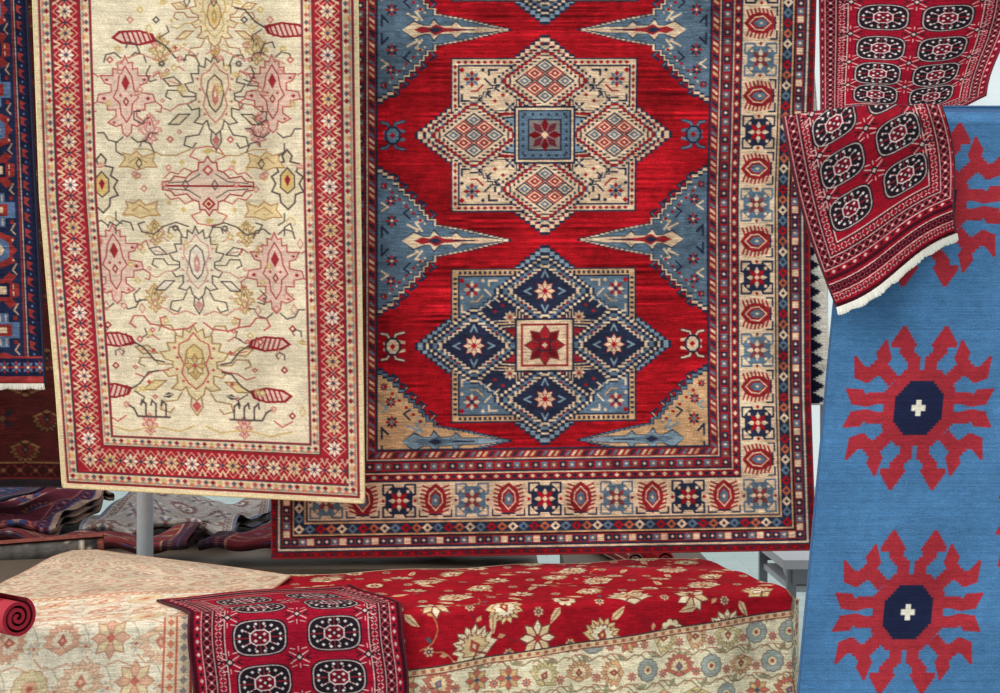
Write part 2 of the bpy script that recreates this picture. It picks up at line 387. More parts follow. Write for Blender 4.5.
        L([(6,54),(18,48),(30,54),(44,60),(60,54),(72,58),(84,64)],1.4,SAL); L([(60,54),(64,44),(72,42),(74,48)],1.3,OLV)
        L([(10,150),(24,156),(38,156),(52,150),(66,150)],1.4,(180,140,90)); L([(46,153),(50,144),(58,142),(60,147)],1.3,OLV)
        L([(12,228),(24,224),(36,228),(46,236),(58,234),(62,226),(56,224)],1.4,OLV); L([(4,318),(14,314),(26,318),(34,312),(46,310),(48,304),(42,302)],1.4,SAL)
        L([(52,118),(58,124),(66,120),(66,112),(60,112)],1.3,OLV); L([(84,236),(84,228),(90,224),(92,230)],1.3,OLV)
        L([(84,214),(84,222),(78,226)],1.3,OLV); L([(84,144),(84,152),(78,156)],1.3,OLV); L([(50,66),(54,74),(50,82),(44,80)],1.3,OLV)
        L([(60,292),(66,298),(64,306),(58,304)],1.3,OLV)
        for a,b,cc in ((60,344,PINK),(62,396,GOLD),(56,190,SAL),(64,178,GOLD),(50,338,GOLD),(92,330,RO),(92,418,RO),(60,250,SAL),(62,284,GOLD),(60,90,SAL),(44,20,OLV),(60,10,GOLD),(30,140,PINK),(30,238,GOLD),(76,310,SAL),(84,372,RO),(90,60,PINK),(70,20,SAL),(26,68,GOLD)):
            with tf(c,X(200+sx*a,b),b):
                c.dia(0,0,4,4,cc); c.dia(0,0,2,2,CF)
    r=random.Random(9)
    for i in range(40):
        px=r.uniform(95,190); py=r.uniform(0,440); kk=r.randrange(4)
        for q in (px,400-px):
            with F(q,py,sx=1 if q<200 else -1,rot=0):
                col=OLV if i%5==0 else (SAL if i%2 else GOLD)
                if kk==0: flower(c,4.2,col,CF)
                elif kk==1: c.line([(0,-5),(3,0),(0,5),(-3,0)],1.1,col,True)
                elif kk==2: c.line([(-5,3),(-5,-2),(0,-4),(4,-1),(2,2)],1.1,col)
                else: c.poly([(-6,2),(0,-3),(6,-1),(1,3)],col); c.line([(-4,1),(4,-1)],.8,CF)
    c.noclip()
    return c
# ---------------------------------------------------------------- BLUE KILIM
def paint_blue():
    B=(70,116,160); R_=(162,44,54)
    c=Cv(0,100,270,770,3,B)
    def thick(pts,w):
        c.poly(pts,R_); c.line(pts,w,R_,True)
    def med(cx,cy,s=1):
        with tf(c,cx,cy,sx=s,sy=s):
            with tf(c,0,0,sym='xy'):
                # stepped latch hooks: a thick stem, a bend and a pointed head
                thick(stairs([(4,-34),(4,-50),(11,-57)],3)+[(11,-63),(9,-63)]+stairs([(9,-63),(20,-80)],3)+stairs([(20,-80),(31,-62)],3)+[(22,-62),(22,-55)]+stairs([(22,-55),(13,-45),(13,-34)],3),3.2)
                thick(stairs([(24,-31),(36,-44)],3)+[(33,-50),(38,-66),(45,-55)]+stairs([(45,-55),(43,-46),(50,-39),(58,-40)],3)+[(67,-50),(65,-31),(55,-27)]+stairs([(55,-27),(44,-36),(32,-24)],3),3.2)
                thick(stairs([(33,-14),(47,-14),(53,-10)],3)+[(58,-17),(72,-18),(66,-5)]+stairs([(66,-5),(54,-3),(44,-6),(33,-5)],3),3.2)
            c.poly(stairs([(-35,-18),(-18,-38),(18,-38),(35,-18),(35,18),(18,38),(-18,38),(-35,18),(-35,-18)],3),R_)
            c.poly(stairs([(-24,-12),(-11,-27),(11,-27),(24,-12),(24,12),(11,27),(-11,27),(-24,12),(-24,-12)],3),(30,36,64))
            c.rect(-2.6,-8,2.6,8,WHT); c.rect(-7,-3,7,3,WHT)
    med(94,402); med(102,606); med(88,199); med(104,809)
    med(252,304);med(256,509)
    return c
# ---------------------------------------------------------------- BOKHARA
BR=(142,14,32); BD=(62,12,24); LN=(206,168,160)
def gul(c,w,h):
    lt=(212,198,190); q=3.4
    c.poly(oval(w*1.05,h*1.05,24,q),BLK); c.poly(oval(w*.985,h*.985,24,q),(186,164,158)); c.poly(oval(w*.93,h*.93,24,q),BLK)
    for i in range(16):
        a=2*math.pi*(i+.5)/16; x,y=w*.78*math.cos(a),h*.78*math.sin(a)
        c.dia(x,y,w*.075,h*.10,lt)
    for i in range(10):
        a=2*math.pi*i/10; x,y=w*.56*math.cos(a),h*.56*math.sin(a)
        c.line([(x*.85,y*.85),(x*1.22,y*1.22)],1,lt); c.dia(x,y,w*.05,h*.07,(160,50,60))
    c.line([(-w*.9,0),(w*.9,0)],.9,(140,30,44)); c.line([(0,-h*.9),(0,h*.9)],.9,(140,30,44))
    c.poly(octa(w*.40,h*.44,.5),lt); c.poly(octa(w*.34,h*.38,.5),(112,14,34))
    with tf(c,0,0,sym='xy'):
        c.dia(w*.17,h*.18,w*.08,h*.10,lt)
    c.dia(0,0,w*.12,h*.15,BLK); c.dia(0,0,w*.07,h*.09,lt)
def bok_spec():
    return [(1.2,LN,None,0),(1.5,BD,None,0),(7,BR,m_x(LN,BLK),7),(1.5,BD,None,0),(1,LN,None,0),(9,BD,m_x((170,64,72),LN),8),(1,LN,None,0),(6,BR,m_dot([LN,BLK],.3),6),(4,BD,None,0)]
def paint_bok(W,H,x0,y0,x1,y1,cols,rows,gw,gh,k=4,sides='LRB',br=None):
    global BR
    sv=BR
    if br: BR=br
    c=Cv(0,0,W,H,k,BR)
    frames(c,x0,y0,x1,y1,bok_spec(),sides); c.rect(x0,y0,x1,y1,BR)
    for y in rows:
        for x in cols:
            with tf(c,x,y): gul(c,gw,gh)
    for j,y in enumerate(rows[:-1]):
        ym=(y+rows[j+1])/2
        xs=[(cols[i]+cols[i+1])/2 for i in range(len(cols)-1)]+[x0+2,x1-2]
        for x in xs:
            with tf(c,x,ym,sym='xy'):
                s=gh/15
                c.line([(0,0),(8*s,5*s)],1.1,LN); c.dia(0,0,4*s,4*s,BLK); c.dia(0,0,2.2*s,2.2*s,LN); c.line([(3*s,7*s),(7*s,8*s)],1,LN); c.line([(0,6*s),(0,9*s)],1,LN); c.line([(6*s,0),(10*s,2*s)],1.1,BLK)
    BR=sv
    return c
# ---------------------------------------------------------------- floral
def lotus(c,r,c1,c2,c3,ol=(70,50,50)):
    n=9; pts=[];p2=[]
    for i in range(2*n+1):
        a=math.pi*(-.12+1.24*i/(2*n)); rr=r*(1 if i%2 else .76)
        pts.append((rr*math.cos(a),-rr*math.sin(a)*.95)); p2.append((rr*.62*math.cos(a),-rr*.62*math.sin(a)))
    pts=[(-x,y) for x,y in pts]+[(r*.35,r*.45),(0,r*.62),(-r*.35,r*.45)]
    p2=[(-x,y) for x,y in p2]+[(0,r*.35)]
    c.poly([(x*1.08,y*1.08) for x,y in pts],ol); c.poly(pts,c1)
    for i in range(1,9):
        a=math.pi*i/9; c.line([(r*.5*math.cos(a),-r*.5*math.sin(a)),(r*.86*math.cos(a),-r*.82*math.sin(a))],max(.8,r*.05),ol)
    c.poly([(x*1.1,y*1.1) for x,y in p2],ol); c.poly(p2,c2); c.poly([(-r*.26,0),(0,-r*.4),(r*.26,0),(0,r*.24)],c3); c.dia(0,-r*.06,r*.1,r*.12,c1)
    c.line([(-r*.3,r*.42),(0,r*.2),(r*.3,r*.42)],r*.09,ol)
U=400.
def paint_floral(W,H,bline,rb):
    c=Cv(0,0,W,H,3,(160,18,32)); r=random.Random(21)
    YC=(226,204,164); G=(186,140,88)
    for i in range(60):
        x=r.uniform(0,W); y=r.uniform(0,H); a=r.uniform(0,6)
        pts=[]; s_=r.choice([-1,1])
        for k in range(9): pts.append((x,y)); x+=7*math.cos(a); y+=7*math.sin(a); a+=s_*r.uniform(.1,.6)
        c.line(pts,1.1,(112,36,44) if i%4 else G)
        for j in (2,6):
            with tf(c,pts[j][0],pts[j][1],rot=r.uniform(0,360)): c.poly([(0,0),(4,-3),(9,-2),(6,2)],[(86,84,90),G,(200,150,110)][(i+j)%3])
    k=0
    for gy in range(0,int(H)+30,46):
        for gx in range(0,int(W)+30,70):
            x=gx+(35 if (gy//46)%2 else 0)+r.uniform(-8,8); y=gy+r.uniform(-7,7)
            sc_=.78 if y<.5*U else 1.
            with tf(c,x,y,sx=sc_,sy=sc_,rot=r.choice([0,180,20,-25,160])):
                k+=1
                if k%4==0: lotus(c,24,(222,204,166),(206,176,130),(160,70,56),(124,66,58))
                elif k%4==1: flower(c,18,(224,206,170),(150,50,46),(212,184,138),(120,56,52))
                elif k%4==2: lotus(c,20,(214,184,130),(228,212,178),(150,60,50),(116,50,46))
                else: rosette(c,13,YC,(160,60,54),(224,200,150),(116,50,46),9)
            with tf(c,x+35,y+8,rot=r.uniform(0,360)): rosette(c,5.5,(210,166,126),(70,66,84),(220,190,150),(116,46,46),7)
            with tf(c,x+18,y-22,rot=r.uniform(0,360)): c.poly([(-10,0),(-5,-4),(2,-3.6),(10,-2),(3,2.6),(-5,3.6)],(212,186,140)); c.line([(-8,0),(7,-1)],1,(150,80,64))
    M=Cv(0,0,W,H,3,(228,212,178))
    for i in range(30):
        for j in range(14):
            x=i*36+(18 if j%2 else 0)+r.uniform(-3,3); y=j*31
            M.line([(x-18,y+12),(x-12,y+18),(x-2,y+19),(x+6,y+14),(x+14,y+15),(x+20,y+21)],1.3,(140,124,92))
            M.line([(x-12,y-14),(x-4,y-19),(x+6,y-18),(x+14,y-13)],1.2,(180,120,96))
            with tf(M,x,y,rot=r.choice([0,90,180,270,30])):
                q=r.randrange(5)
                if q==0: lotus(M,16,(196,108,90),(224,192,148),(96,104,120),(134,98,80))
                elif q==1: lotus(M,16,(210,188,136),(232,216,176),(170,84,72),(144,124,92))
                elif q==2: lotus(M,14,(216,168,120),(228,206,164),(150,70,62),(140,96,80))
                elif q==3: rosette(M,12,(156,162,154),(224,206,164),(170,80,72),(120,110,96),11)
                else: flower(M,12,(196,104,86),(84,92,108),(216,176,120),(150,110,86))
            with tf(M,x+18,y+5,rot=r.uniform(0,360)): flower(M,5.5,(184,100,82),(100,108,116))
            with tf(M,x-8,y+16,rot=r.uniform(0,360)): M.poly([(-7,0),(-2,-3),(7,0),(-1,3)],(146,142,112))
    yy=(np.arange(c.H)[:,None]+.5)/3; xx=(np.arange(c.W)[None,:]+.5)/3
    d=np.maximum(yy-np.interp(xx,[0,W],bline), xx-rb)
    for lo,hi,col in ((0,1.5,(60,46,54)),(1.5,7,(214,184,140)),(7,8.2,(130,60,58)),(8.2,2000,None)):
        m=(d>=lo)&(d<hi)
        if col is None: c.a[m]=M.a[m]
        else: c.a[m]=np.array(col)/255.
    m=(d>=2.5)&(d<6)&((xx%9)<4); c.a[m]=np.array((170,94,80))/255.
    return c
def paint_ztable(W,H,yl,xb):
    c=Cv(0,0,W,H,3,(212,190,160)); r=random.Random(4)
    for j in range(int(yl/38)+1):
        for i in range(int(W/44)+1):
            x=i*44+(22 if j%2 else 0); y=j*38
            c.line([(x-22,y+12),(x-12,y+18),(x+2,y+18),(x+10,y+14),(x+22,y+20)],1.8,(186,146,122)); c.line([(x+14,y-14),(x+26,y-4)],1.5,(164,154,140))
            with tf(c,x,y,rot=r.choice([0,180])):
                lotus(c,19,(200,162,138),(222,202,172),(190,138,114),(186,152,130)) if (i+j)%2 else rosette(c,14,(196,156,130),(222,200,170),(190,130,108),(184,146,124))
    c.rect(0,yl,W,yl+3,(196,120,90)); c.rect(0,yl+3,W,yl+13,(230,208,172)); c.rect(0,yl+13,W,H,(236,221,195))
    for x in range(0,int(W),9): c.dia(x,yl+8,3,3,(196,104,76))
    c.rect(0,yl+13,W,yl+15,(196,120,90))
    y=yl+38;j=0
    while y<H+20:
        x=-10+(26 if j%2 else 0)
        while x<W:
            c.line([(x-24,y+14),(x-16,y+22),(x-4,y+23),(x+8,y+19),(x+28,y+26)],1.5,(212,164,134)); c.line([(x+12,y-20),(x+22,y-16),(x+28,y-6),(x+30,y+6)],1.3,(190,178,152))
            with tf(c,x+r.uniform(-3,3),y+r.uniform(-3,3),rot=r.choice([0,180,90])):
                q=r.randrange(4)
                if q==0: lotus(c,23,(226,188,156),(236,216,184),(204,130,108),(208,162,134))
                elif q==1: rosette(c,18,(224,202,160),(226,170,136),(190,110,90),(198,164,128),12)
                elif q==2: flower(c,19,(222,172,142),(196,110,92),(228,204,160),(202,150,124))
                else: lotus(c,19,(222,170,140),(234,212,184),(188,104,88),(200,152,126))
            with tf(c,x+26,y+4,rot=r.uniform(0,360)): flower(c,8,(194,184,170),(204,120,98),(222,184,148))
            x+=52
        y+=40; j+=1
    ys=yl+15
    c.rect(xb,ys,W,H,(226,200,168)); c.rect(xb,ys,xb+2,H,(196,104,80)); c.rect(xb+13,ys,xb+15,H,(196,96,74)); c.rect(xb+28,ys,xb+31,H,(160,64,60))
    for y in range(int(ys),int(H),10):
        c.dia(xb+8,y,4,4,(206,126,94)); c.dia(xb+22,y+4,4,4,(150,136,134)); c.dia(xb+38,y,4,4,(200,120,90))
    return c
def paint_leftblue():
    N2=(32,40,70)
    c=Cv(-70,-60,46,386,3,N2)
    R3=(152,46,44); B3=(86,110,148)
    for j,y in enumerate(range(-30,400,40)):
        for x in (-44,6):
            with tf(c,x,y):
                k=(j+(x>0))%3
                with tf(c,0,0,sym='xy'):
                    if k==0:
                        c.poly([(0,0),(18,0),(18,6),(10,8),(16,14),(8,18),(0,10)],R3); c.rect(0,0,8,7,(28,32,64)); c.rect(0,0,5,4,CREAM); c.line([(12,2),(12,5)],1.2,CREAM)
                    elif k==1:
                        c.poly([(0,-17),(6,-17),(6,-8),(17,-8),(17,0),(0,0)],B3); c.rect(0,-6,9,0,R3); c.rect(0,-3,4,0,CREAM); c.rect(11,-14,15,-10,R3); c.line([(3,-15),(3,-9)],1.2,CREAM)
                    else:
                        c.poly([(0,-18),(16,-12),(12,-6),(18,0),(0,0)],R3); c.poly([(0,-12),(9,-7),(9,0),(0,0)],B3); c.dia(0,0,4,6,CREAM); c.dia(13,-10,1.5,1.5,CREAM)
        c.line([(-16,y-12),(-16,y+8),(-22,y+14)],2.2,B3); c.line([(22,y+14),(18,y+20),(22,y+24)],1.8,(190,150,120))
    c.rect(27,-60,46,386,(24,28,56)); c.rect(27,-60,29,386,R3); c.rect(30,-60,31,386,CREAM); c.rect(42,-60,46,386,(22,22,40))
    for y in range(-60,386,16): c.poly([(33,y),(40,y+3),(36,y+6),(40,y+11),(33,y+8)],R3); c.dia(37,y+14,1.5,1.5,B3)
    c.rect(-70,356,46,358,R3); c.rect(-70,358,46,376,(24,28,56)); c.rect(-70,376,46,386,R3)
    for x in range(-66,44,12): 
        with tf(c,x,367): flower(c,7,R3,CREAM,B3)
    return c
def paint_dark(W,H,base,acc,seed,k=2,dens=42):
    c=Cv(0,0,W,H,k,base); r=random.Random(seed)
    frames(c,26,26,W-26,H-26,[(2,acc[0],None,0),(14,tuple(int(v*.7) for v in base),m_x(acc[1],acc[0]),14),(2,acc[1],None,0),(8,acc[2],None,0)])
    c.rect(26,26,W-26,H-26,base)
    y=40;j=0
    while y<H-30:
        x=44+(dens/2 if j%2 else 0)
        while x<W-34:
            with tf(c,x,y,rot=r.choice([0,180])):
                if r.random()<.5: lotus(c,dens*.36,acc[0],acc[1],acc[2],tuple(int(v*.5) for v in base))
                else: flower(c,dens*.32,acc[1],acc[0],acc[2])
            x+=dens
        y+=dens*.75; j+=1
    return c

# ---------------------------------------------------------------- materials
def newmat(name): 
    m=bpy.data.materials.new(name); m.use_nodes=True; return m
def lin(c): 
    c=np.asarray(c,float)
    return np.where(c<=.04045,c/12.92,((c+.055)/1.055)**2.4)
def plain(name,rgb,rough=.8,metal=0,noise=.12,scale=60,bump=.1):
    m=newmat(name); nt=m.node_tree; b=nt.nodes['Principled BSDF']
    l=lin(np.array(rgb)/255.)
    tc=nt.nodes.new('ShaderNodeTexCoord'); n=nt.nodes.new('ShaderNodeTexNoise'); n.inputs['Scale'].default_value=scale; n.inputs['Detail'].default_value=4
    nt.links.new(tc.outputs['Object'],n.inputs['Vector'])
    r=nt.nodes.new('ShaderNodeValToRGB'); r.color_ramp.elements[0].position=.3; r.color_ramp.elements[1].position=.7
    r.color_ramp.elements[0].color=(*(l*(1-noise)),1); r.color_ramp.elements[1].color=(*np.clip(l*(1+noise),0,1),1)
    nt.links.new(n.outputs['Fac'],r.inputs['Fac']); nt.links.new(r.outputs['Color'],b.inputs['Base Color'])
    b.inputs['Roughness'].default_value=rough; b.inputs['Metallic'].default_value=metal
    bp=nt.nodes.new('ShaderNodeBump'); bp.inputs['Strength'].default_value=bump; bp.inputs['Distance'].default_value=.002
    nt.links.new(n.outputs['Fac'],bp.inputs['Height']); nt.links.new(bp.outputs['Normal'],b.inputs['Normal'])
    return m
def pile(name,scale,stretch,bs,lo=.8,hi=1.18):
    m=newmat(name); nt=m.node_tree; b=nt.nodes['Principled BSDF']; N=nt.nodes.new; L=nt.links.new
    at=N('ShaderNodeAttribute'); at.attribute_name='Col'
    tc=N('ShaderNodeTexCoord'); mp=N('ShaderNodeMapping'); mp.inputs['Scale'].default_value=stretch
    n=N('ShaderNodeTexNoise'); n.inputs['Scale'].default_value=scale; n.inputs['Detail'].default_value=3
    L(tc.outputs['Object'],mp.inputs['Vector']); L(mp.outputs[0],n.inputs['Vector'])
    mr=N('ShaderNodeMapRange'); mr.inputs['From Min'].default_value=.3; mr.inputs['From Max'].default_value=.7; mr.inputs['To Min'].default_value=lo; mr.inputs['To Max'].default_value=hi
    L(n.outputs['Fac'],mr.inputs['Value'])
    mx=N('ShaderNodeVectorMath'); mx.operation='SCALE'; L(at.outputs['Color'],mx.inputs[0]); L(mr.outputs[0],mx.inputs['Scale'])
    L(mx.outputs[0],b.inputs['Base Color'])
    b.inputs['Roughness'].default_value=1.; b.inputs['Specular IOR Level'].default_value=.08
    bp=N('ShaderNodeBump'); bp.inputs['Strength'].default_value=bs; bp.inputs['Distance'].default_value=.003
    L(n.outputs['Fac'],bp.inputs['Height']); L(bp.outputs['Normal'],b.inputs['Normal'])
    return m
M_pile=pile('wool_pile',260,(1,1,2.2),.5); M_flat=pile('flatweave',260,(.7,1,2),.4,.9,1.09)
M_warp=plain('cotton_fringe',(246,240,226),noise=.08,scale=300)
M_metal=plain('grey_metal',(130,132,136),.45,.6,.05); M_steel=plain('pale_painted_steel',(186,188,192),.5,.1,.05)
M_wood=plain('table_board',(88,74,60),.7)

# ---------------------------------------------------------------- mesh helpers
def link(name,me,mat,parent=None,org=(0,0,0)):
    o=bpy.data.objects.new(name,me); C.objects.link(o)
    if mat: me.materials.append(mat)
    if parent: o.parent=parent
    return o
def grid(name,co,img,mat,parent,org):
    H,W=co.shape[:2]; me=bpy.data.meshes.new(name)
    me.vertices.add(H*W); me.vertices.foreach_set('co',(co-org).astype(np.float32).ravel())
    idx=np.arange(H*W).reshape(H,W)
    q=np.stack([idx[:-1,:-1],idx[1:,:-1],idx[1:,1:],idx[:-1,1:]],-1).reshape(-1,4)
    me.loops.add(q.size); me.loops.foreach_set('vertex_index',q.ravel().astype(np.int32))
    me.polygons.add(len(q)); me.polygons.foreach_set('loop_start',(np.arange(len(q))*4).astype(np.int32))
    me.update(calc_edges=True)
    if img is not None:
        at=me.color_attributes.new('Col','FLOAT_COLOR','POINT')
        col=np.ones((H*W,4),np.float32); col[:,:3]=lin(img.reshape(-1,3)); at.data.foreach_set('color',col.ravel())
    return link(name,me,mat,parent)
class MB:
    def __init__(s): s.v=[];s.f=[]
    def box(s,c,sz,rz=0):
        n=len(s.v); cr_,sr=math.cos(rz),math.sin(rz)
        for x in(-.5,.5):
            for y in(-.5,.5):
                for z in(-.5,.5):
                    a,b=x*sz[0],y*sz[1]; s.v.append((c[0]+a*cr_-b*sr,c[1]+a*sr+b*cr_,c[2]+z*sz[2]))
        for f in((0,1,3,2),(4,6,7,5),(0,4,5,1),(2,3,7,6),(0,2,6,4),(1,5,7,3)): s.f.append([n+i for i in f])
    def tube(s,pts,r,seg=8,cap=True):
        pts=[np.array(p,float) for p in pts]; n0=len(s.v)
        for i,p in enumerate(pts):
            t=pts[min(i+1,len(pts)-1)]-pts[max(i-1,0)]; t/=np.linalg.norm(t)+1e-9
            ref=np.array([0,0,1.]) if abs(t[2])<.9 else np.array([1.,0,0])
            a=np.cross(t,ref); a/=np.linalg.norm(a); b=np.cross(t,a)
            rr=r[i] if hasattr(r,'__len__') else r
            for k in range(seg):
                an=2*math.pi*k/seg; s.v.append(tuple(p+rr*(a*math.cos(an)+b*math.sin(an))))
        for i in range(len(pts)-1):
            for k in range(seg):
                k2=(k+1)%seg; s.f.append([n0+i*seg+k,n0+i*seg+k2,n0+(i+1)*seg+k2,n0+(i+1)*seg+k])
        if cap:
            s.f.append([n0+k for k in range(seg)][::-1]); s.f.append([n0+(len(pts)-1)*seg+k for k in range(seg)])
    def build(s,name,mat,parent=None,org=(0,0,0),smooth=False):
        me=bpy.data.meshes.new(name); me.from_pydata([tuple(np.array(v)-org) for v in s.v],[],s.f); me.update()
        me.polygons.foreach_set('use_smooth',[smooth]*len(me.polygons))
        return link(name,me,mat,parent)
def thing(name,label,cat,loc,group=None):
    o=bpy.data.objects.new(name,None); C.objects.link(o); o.location=[float(v) for v in loc]; o.empty_display_size=.1
    o['label']=label; o['category']=cat
    if group: o['group']=group
    return o
def normals(co):
    du=np.gradient(co,axis=1); dv=np.gradient(co,axis=0); n=np.cross(du,dv); return n/(np.linalg.norm(n,axis=2,keepdims=True)+1e-9)
def tintimg(rgb,h,w): 
    return np.ones((h,w,3))*np.array(rgb)/255.
def rug(name,label,cat,img,fn,edge=(150,30,40),th=.006,back=(150,110,90),mat=None,group=None,fringe=None,sides='LRTB',fr_len=.02,er=None,fr_n=260,fr_r=.0022):
    h,w=img.shape[:2]; V,U_=np.meshgrid((np.arange(h))/(h-1.),(np.arange(w))/(w-1.),indexing='ij')
    co=fn(U_,V); org=co[-1].mean(0)
    t=thing(name,label,cat,org,group)
    grid('pile',co,img,mat or M_pile,t,org)
    hb,wb=60,60
    Vb,Ub=np.meshgrid(np.linspace(0,1,hb),np.linspace(0,1,wb),indexing='ij'); cb=fn(Ub,Vb); nb=normals(cb)
    grid('backing',cb+nb*th,tintimg(back,hb,wb),M_pile,t,org)
    mb=MB(); es=np.linspace(0,1,90)
    E={'L':(es*0,es),'R':(es*0+1,es),'T':(es,es*0),'B':(es,es*0+1)}
    h2=.01
    for sd in sides:
        u,v=E[sd]; p=fn(u[None],v[None])[0]
        ui=np.clip(u,h2,1-h2); vi=np.clip(v,h2,1-h2)
        q0=fn((ui-h2)[None],vi[None])[0]; q1=fn((ui+h2)[None],vi[None])[0]; r0=fn(ui[None],(vi-h2)[None])[0]; r1=fn(ui[None],(vi+h2)[None])[0]
        n=np.cross(q1-q0,r1-r0); n/=np.linalg.norm(n,axis=1,keepdims=True)+1e-9
        mb.tube(list(p+n*th*.45),er or th*.6,6)
    em=plain('binding_'+name,edge,.9,0,.2,200)
    mb.build('edge_binding',em,t,org,True)
    if fringe:
        fb=MB(); n=fr_n
        us=np.linspace(0,1,n); p=fn(us[None],(us*0+1)[None])[0]; q=fn(us[None],(us*0+.985)[None])[0]; d=(p-q); d/=np.linalg.norm(d,axis=1,keepdims=True)
        for i in range(n):
            jit=rng.normal(0,.14,3); dd=d[i]+jit; dd/=np.linalg.norm(dd); L_=fr_len*(rng.uniform(.8,1.15)+.15*math.sin(i*.13))
            fb.tube([p[i]-d[i]*.007-np.array([0,.004,0]),p[i]+dd*L_*.5-np.array([0,.002,0]),p[i]+dd*L_],[fr_r,fr_r,fr_r*.7],4,False)
        f=fb.build('fringe',fringe,t,org,True); f['kind']='stuff'
    return t
def unproj(px,py,d): return np.stack([(px-500)/FPX*d,d,1.4-(py-346.5)/FPX*d],-1)

# ---------------------------------------------------------------- hanging rugs
def kz(U_,V):
    X=272+546*U_; Y=-62+616*V
    k=(X-545)/273
    px=X+np.clip(k,0,1)*np.interp(Y,[-62,60,200,400,553],[-1,-4,-9,-8,-3]); py=Y-k*4.5*np.clip(Y/553,0,1)
    d=4.0+.012*np.sin(X/40+1+Y/400)+.016*np.sin(X/105+Y/260)+.007*np.sin(Y/50+X/90)
    return unproj(px,py,d)
rug('carpet','large red hanging rug with two star medallions and a beige flower border','rug',paint_kazak().out(.075,.035,.08,.07),kz,edge=(130,24,34),back=(140,60,60))
def cm(U_,V):
    Y=-62+565*V; l=cl(Y); r_=cr(Y); px=l+(r_-l)*U_; py=Y-16*(1-U_)*np.clip(Y/503,0,1)**2
    fade=np.clip(1-(Y-150)/380,0.1,1)
    d=3.83-.055*fade*np.exp(-((px-334)/32)**2)+.034*fade*np.exp(-((px-282+Y*.03)/24)**2)-.008*fade*np.exp(-((px-245)/18)**2)+.009*np.sin(px/30+Y/170)*(.5+.5*np.clip((px-60)/250,0,1))*(.4+.6*fade)+.007*np.sin(Y/45+px/60)
    return unproj(px,py,d)
rug('carpet','cream hanging rug with faded palmettes and a red flower border','rug',paint_cream().out(.05,.025,.04,.04,.6),cm,edge=(224,204,150),back=(190,160,130))
def bl(U_,V):
    Y=100+670*V; Xp=270*U_
    L0=np.interp(Y,[100,320,693,770],[853,832,798,791])
    px=L0+Xp; d=3.3+.010*np.sin(px/22+Y/300)+.014*np.sin(px/50-Y/120+2)+.004*np.sin(Y/22+px/30)
    th=np.clip((117-Y)/12,0,1); d=d+.05*th**2
    return unproj(px,Y+6,d)
rug('kilim','blue flatwoven rug with red hooked medallions hanging at the right','rug',paint_blue().out(.05,.03,.035,.03,.6),bl,edge=(60,95,135),back=(70,100,140),mat=M_flat,sides='LRT')
def quadfn(TL,TR,BR_,BL_,d0,wav,vm=lambda v:v):
    def f(U_,V):
        v=vm(V)
        px=(TL[0]*(1-U_)+TR[0]*U_)*(1-v)+(BL_[0]*(1-U_)+BR_[0]*U_)*v
        py=(TL[1]*(1-U_)+TR[1]*U_)*(1-v)+(BL_[1]*(1-U_)+BR_[1]*U_)*v
        px,py,d=wav(px,py,U_,V,d0)
        return unproj(px,py,d)
    return f
def w_flap(px,py,u,v,d0):
    return px-7*np.sin(v*math.pi)*(1-u)+5*np.sin(v*5)*u, py-4*np.sin(u*math.pi)*(1-v)+5*np.sin(u*6)*v, d0-.030*np.sin(u*math.pi*1.5+.3)*v+.06*np.clip(1-v*9,0,1)**2-.014*np.sin(v*7+u*2)
c=paint_bok(144,204,24,-60,119,142,[44,98],[-6,36,78,120],21,16)
for i,yy in enumerate((177,187)):
    c.rect(0,yy,144,yy+1,LN); c.rect(0,yy+1,144,yy+9,BR if i else BD)
    for x in range(0,144,7):
        with tf(c,x,yy+5): m_x(LN if i else (170,64,78),BLK)(c,0,7)
c.rect(0,197,144,204,BD)
im=c.out(.07,.03); hh,ww=im.shape[:2]
ii=np.arange(hh)[:,None]/(hh-1.); uu=np.arange(ww)[None,:]/(ww-1.); y0_=uu*.35
yi=((y0_+(1-y0_)*ii)*(hh-1)).astype(int); im=im[yi,np.broadcast_to(np.arange(ww)[None,:],yi.shape)]
rug('carpet','folded over dark red rug corner with white fringe lying on the blue rug','rug',im,
    quadfn((783,116),(941,104),(961,238),(838,310),3.23,w_flap),edge=(70,14,26),back=(120,30,40),fringe=M_warp,fr_len=.011,fr_n=320,fr_r=.003)
def w_up(px,py,u,v,d0):
    return px-20*np.clip(v-.5,0,1)**1.5*u*2+7*np.sin(v*6)*u, py+7*np.sin(u*math.pi)*v-6*np.sin(u*7)*v, d0-.075*v**3+.030*np.sin(u*7+v*2)*(1-.3*v)
c=paint_bok(180,250,26,-60,150,224,[58,118],[12,53,94,135,172,206],24,16.5,br=(148,14,36))
rug('carpet','dark red rug with rows of oval medallions hanging in the top right corner','rug',c.out(.07,.03),
    quadfn((820,-60),(1016,-60),(1001,98),(822,120),3.45,w_up,lambda v:1-(1-v)**1.25),edge=(110,14,34),back=(120,30,40))
def lb(U_,V):
    Y=-60+446*V; px=-70+U_*np.interp(Y,[-60,0,380],[94,96,114]); d=3.92+.014*np.sin(px/12)
    return unproj(px,Y,d)
rug('carpet','navy and red patterned rug hanging at the far left edge','rug',paint_leftblue().out(.08,.05,.08,.1),lb,edge=(30,30,60),fringe=M_warp,fr_len=.009)
c=paint_dark(300,520,(64,22,20),[(104,70,42),(84,28,26),(34,28,32)],7)  # back-left shade is painted in: ground and motif colours are darkened for it
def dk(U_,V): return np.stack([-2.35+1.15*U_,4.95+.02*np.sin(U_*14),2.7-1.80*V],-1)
rug('carpet','brown red rug with shade painted into its dark colours, hanging behind the navy rug','rug',c.out(.06,.04),dk,edge=(40,20,20),back=(40,20,20))
c=Cv(0,0,120,420,3,(30,34,56))
c.rect(114,0,120,420,(246,236,216))
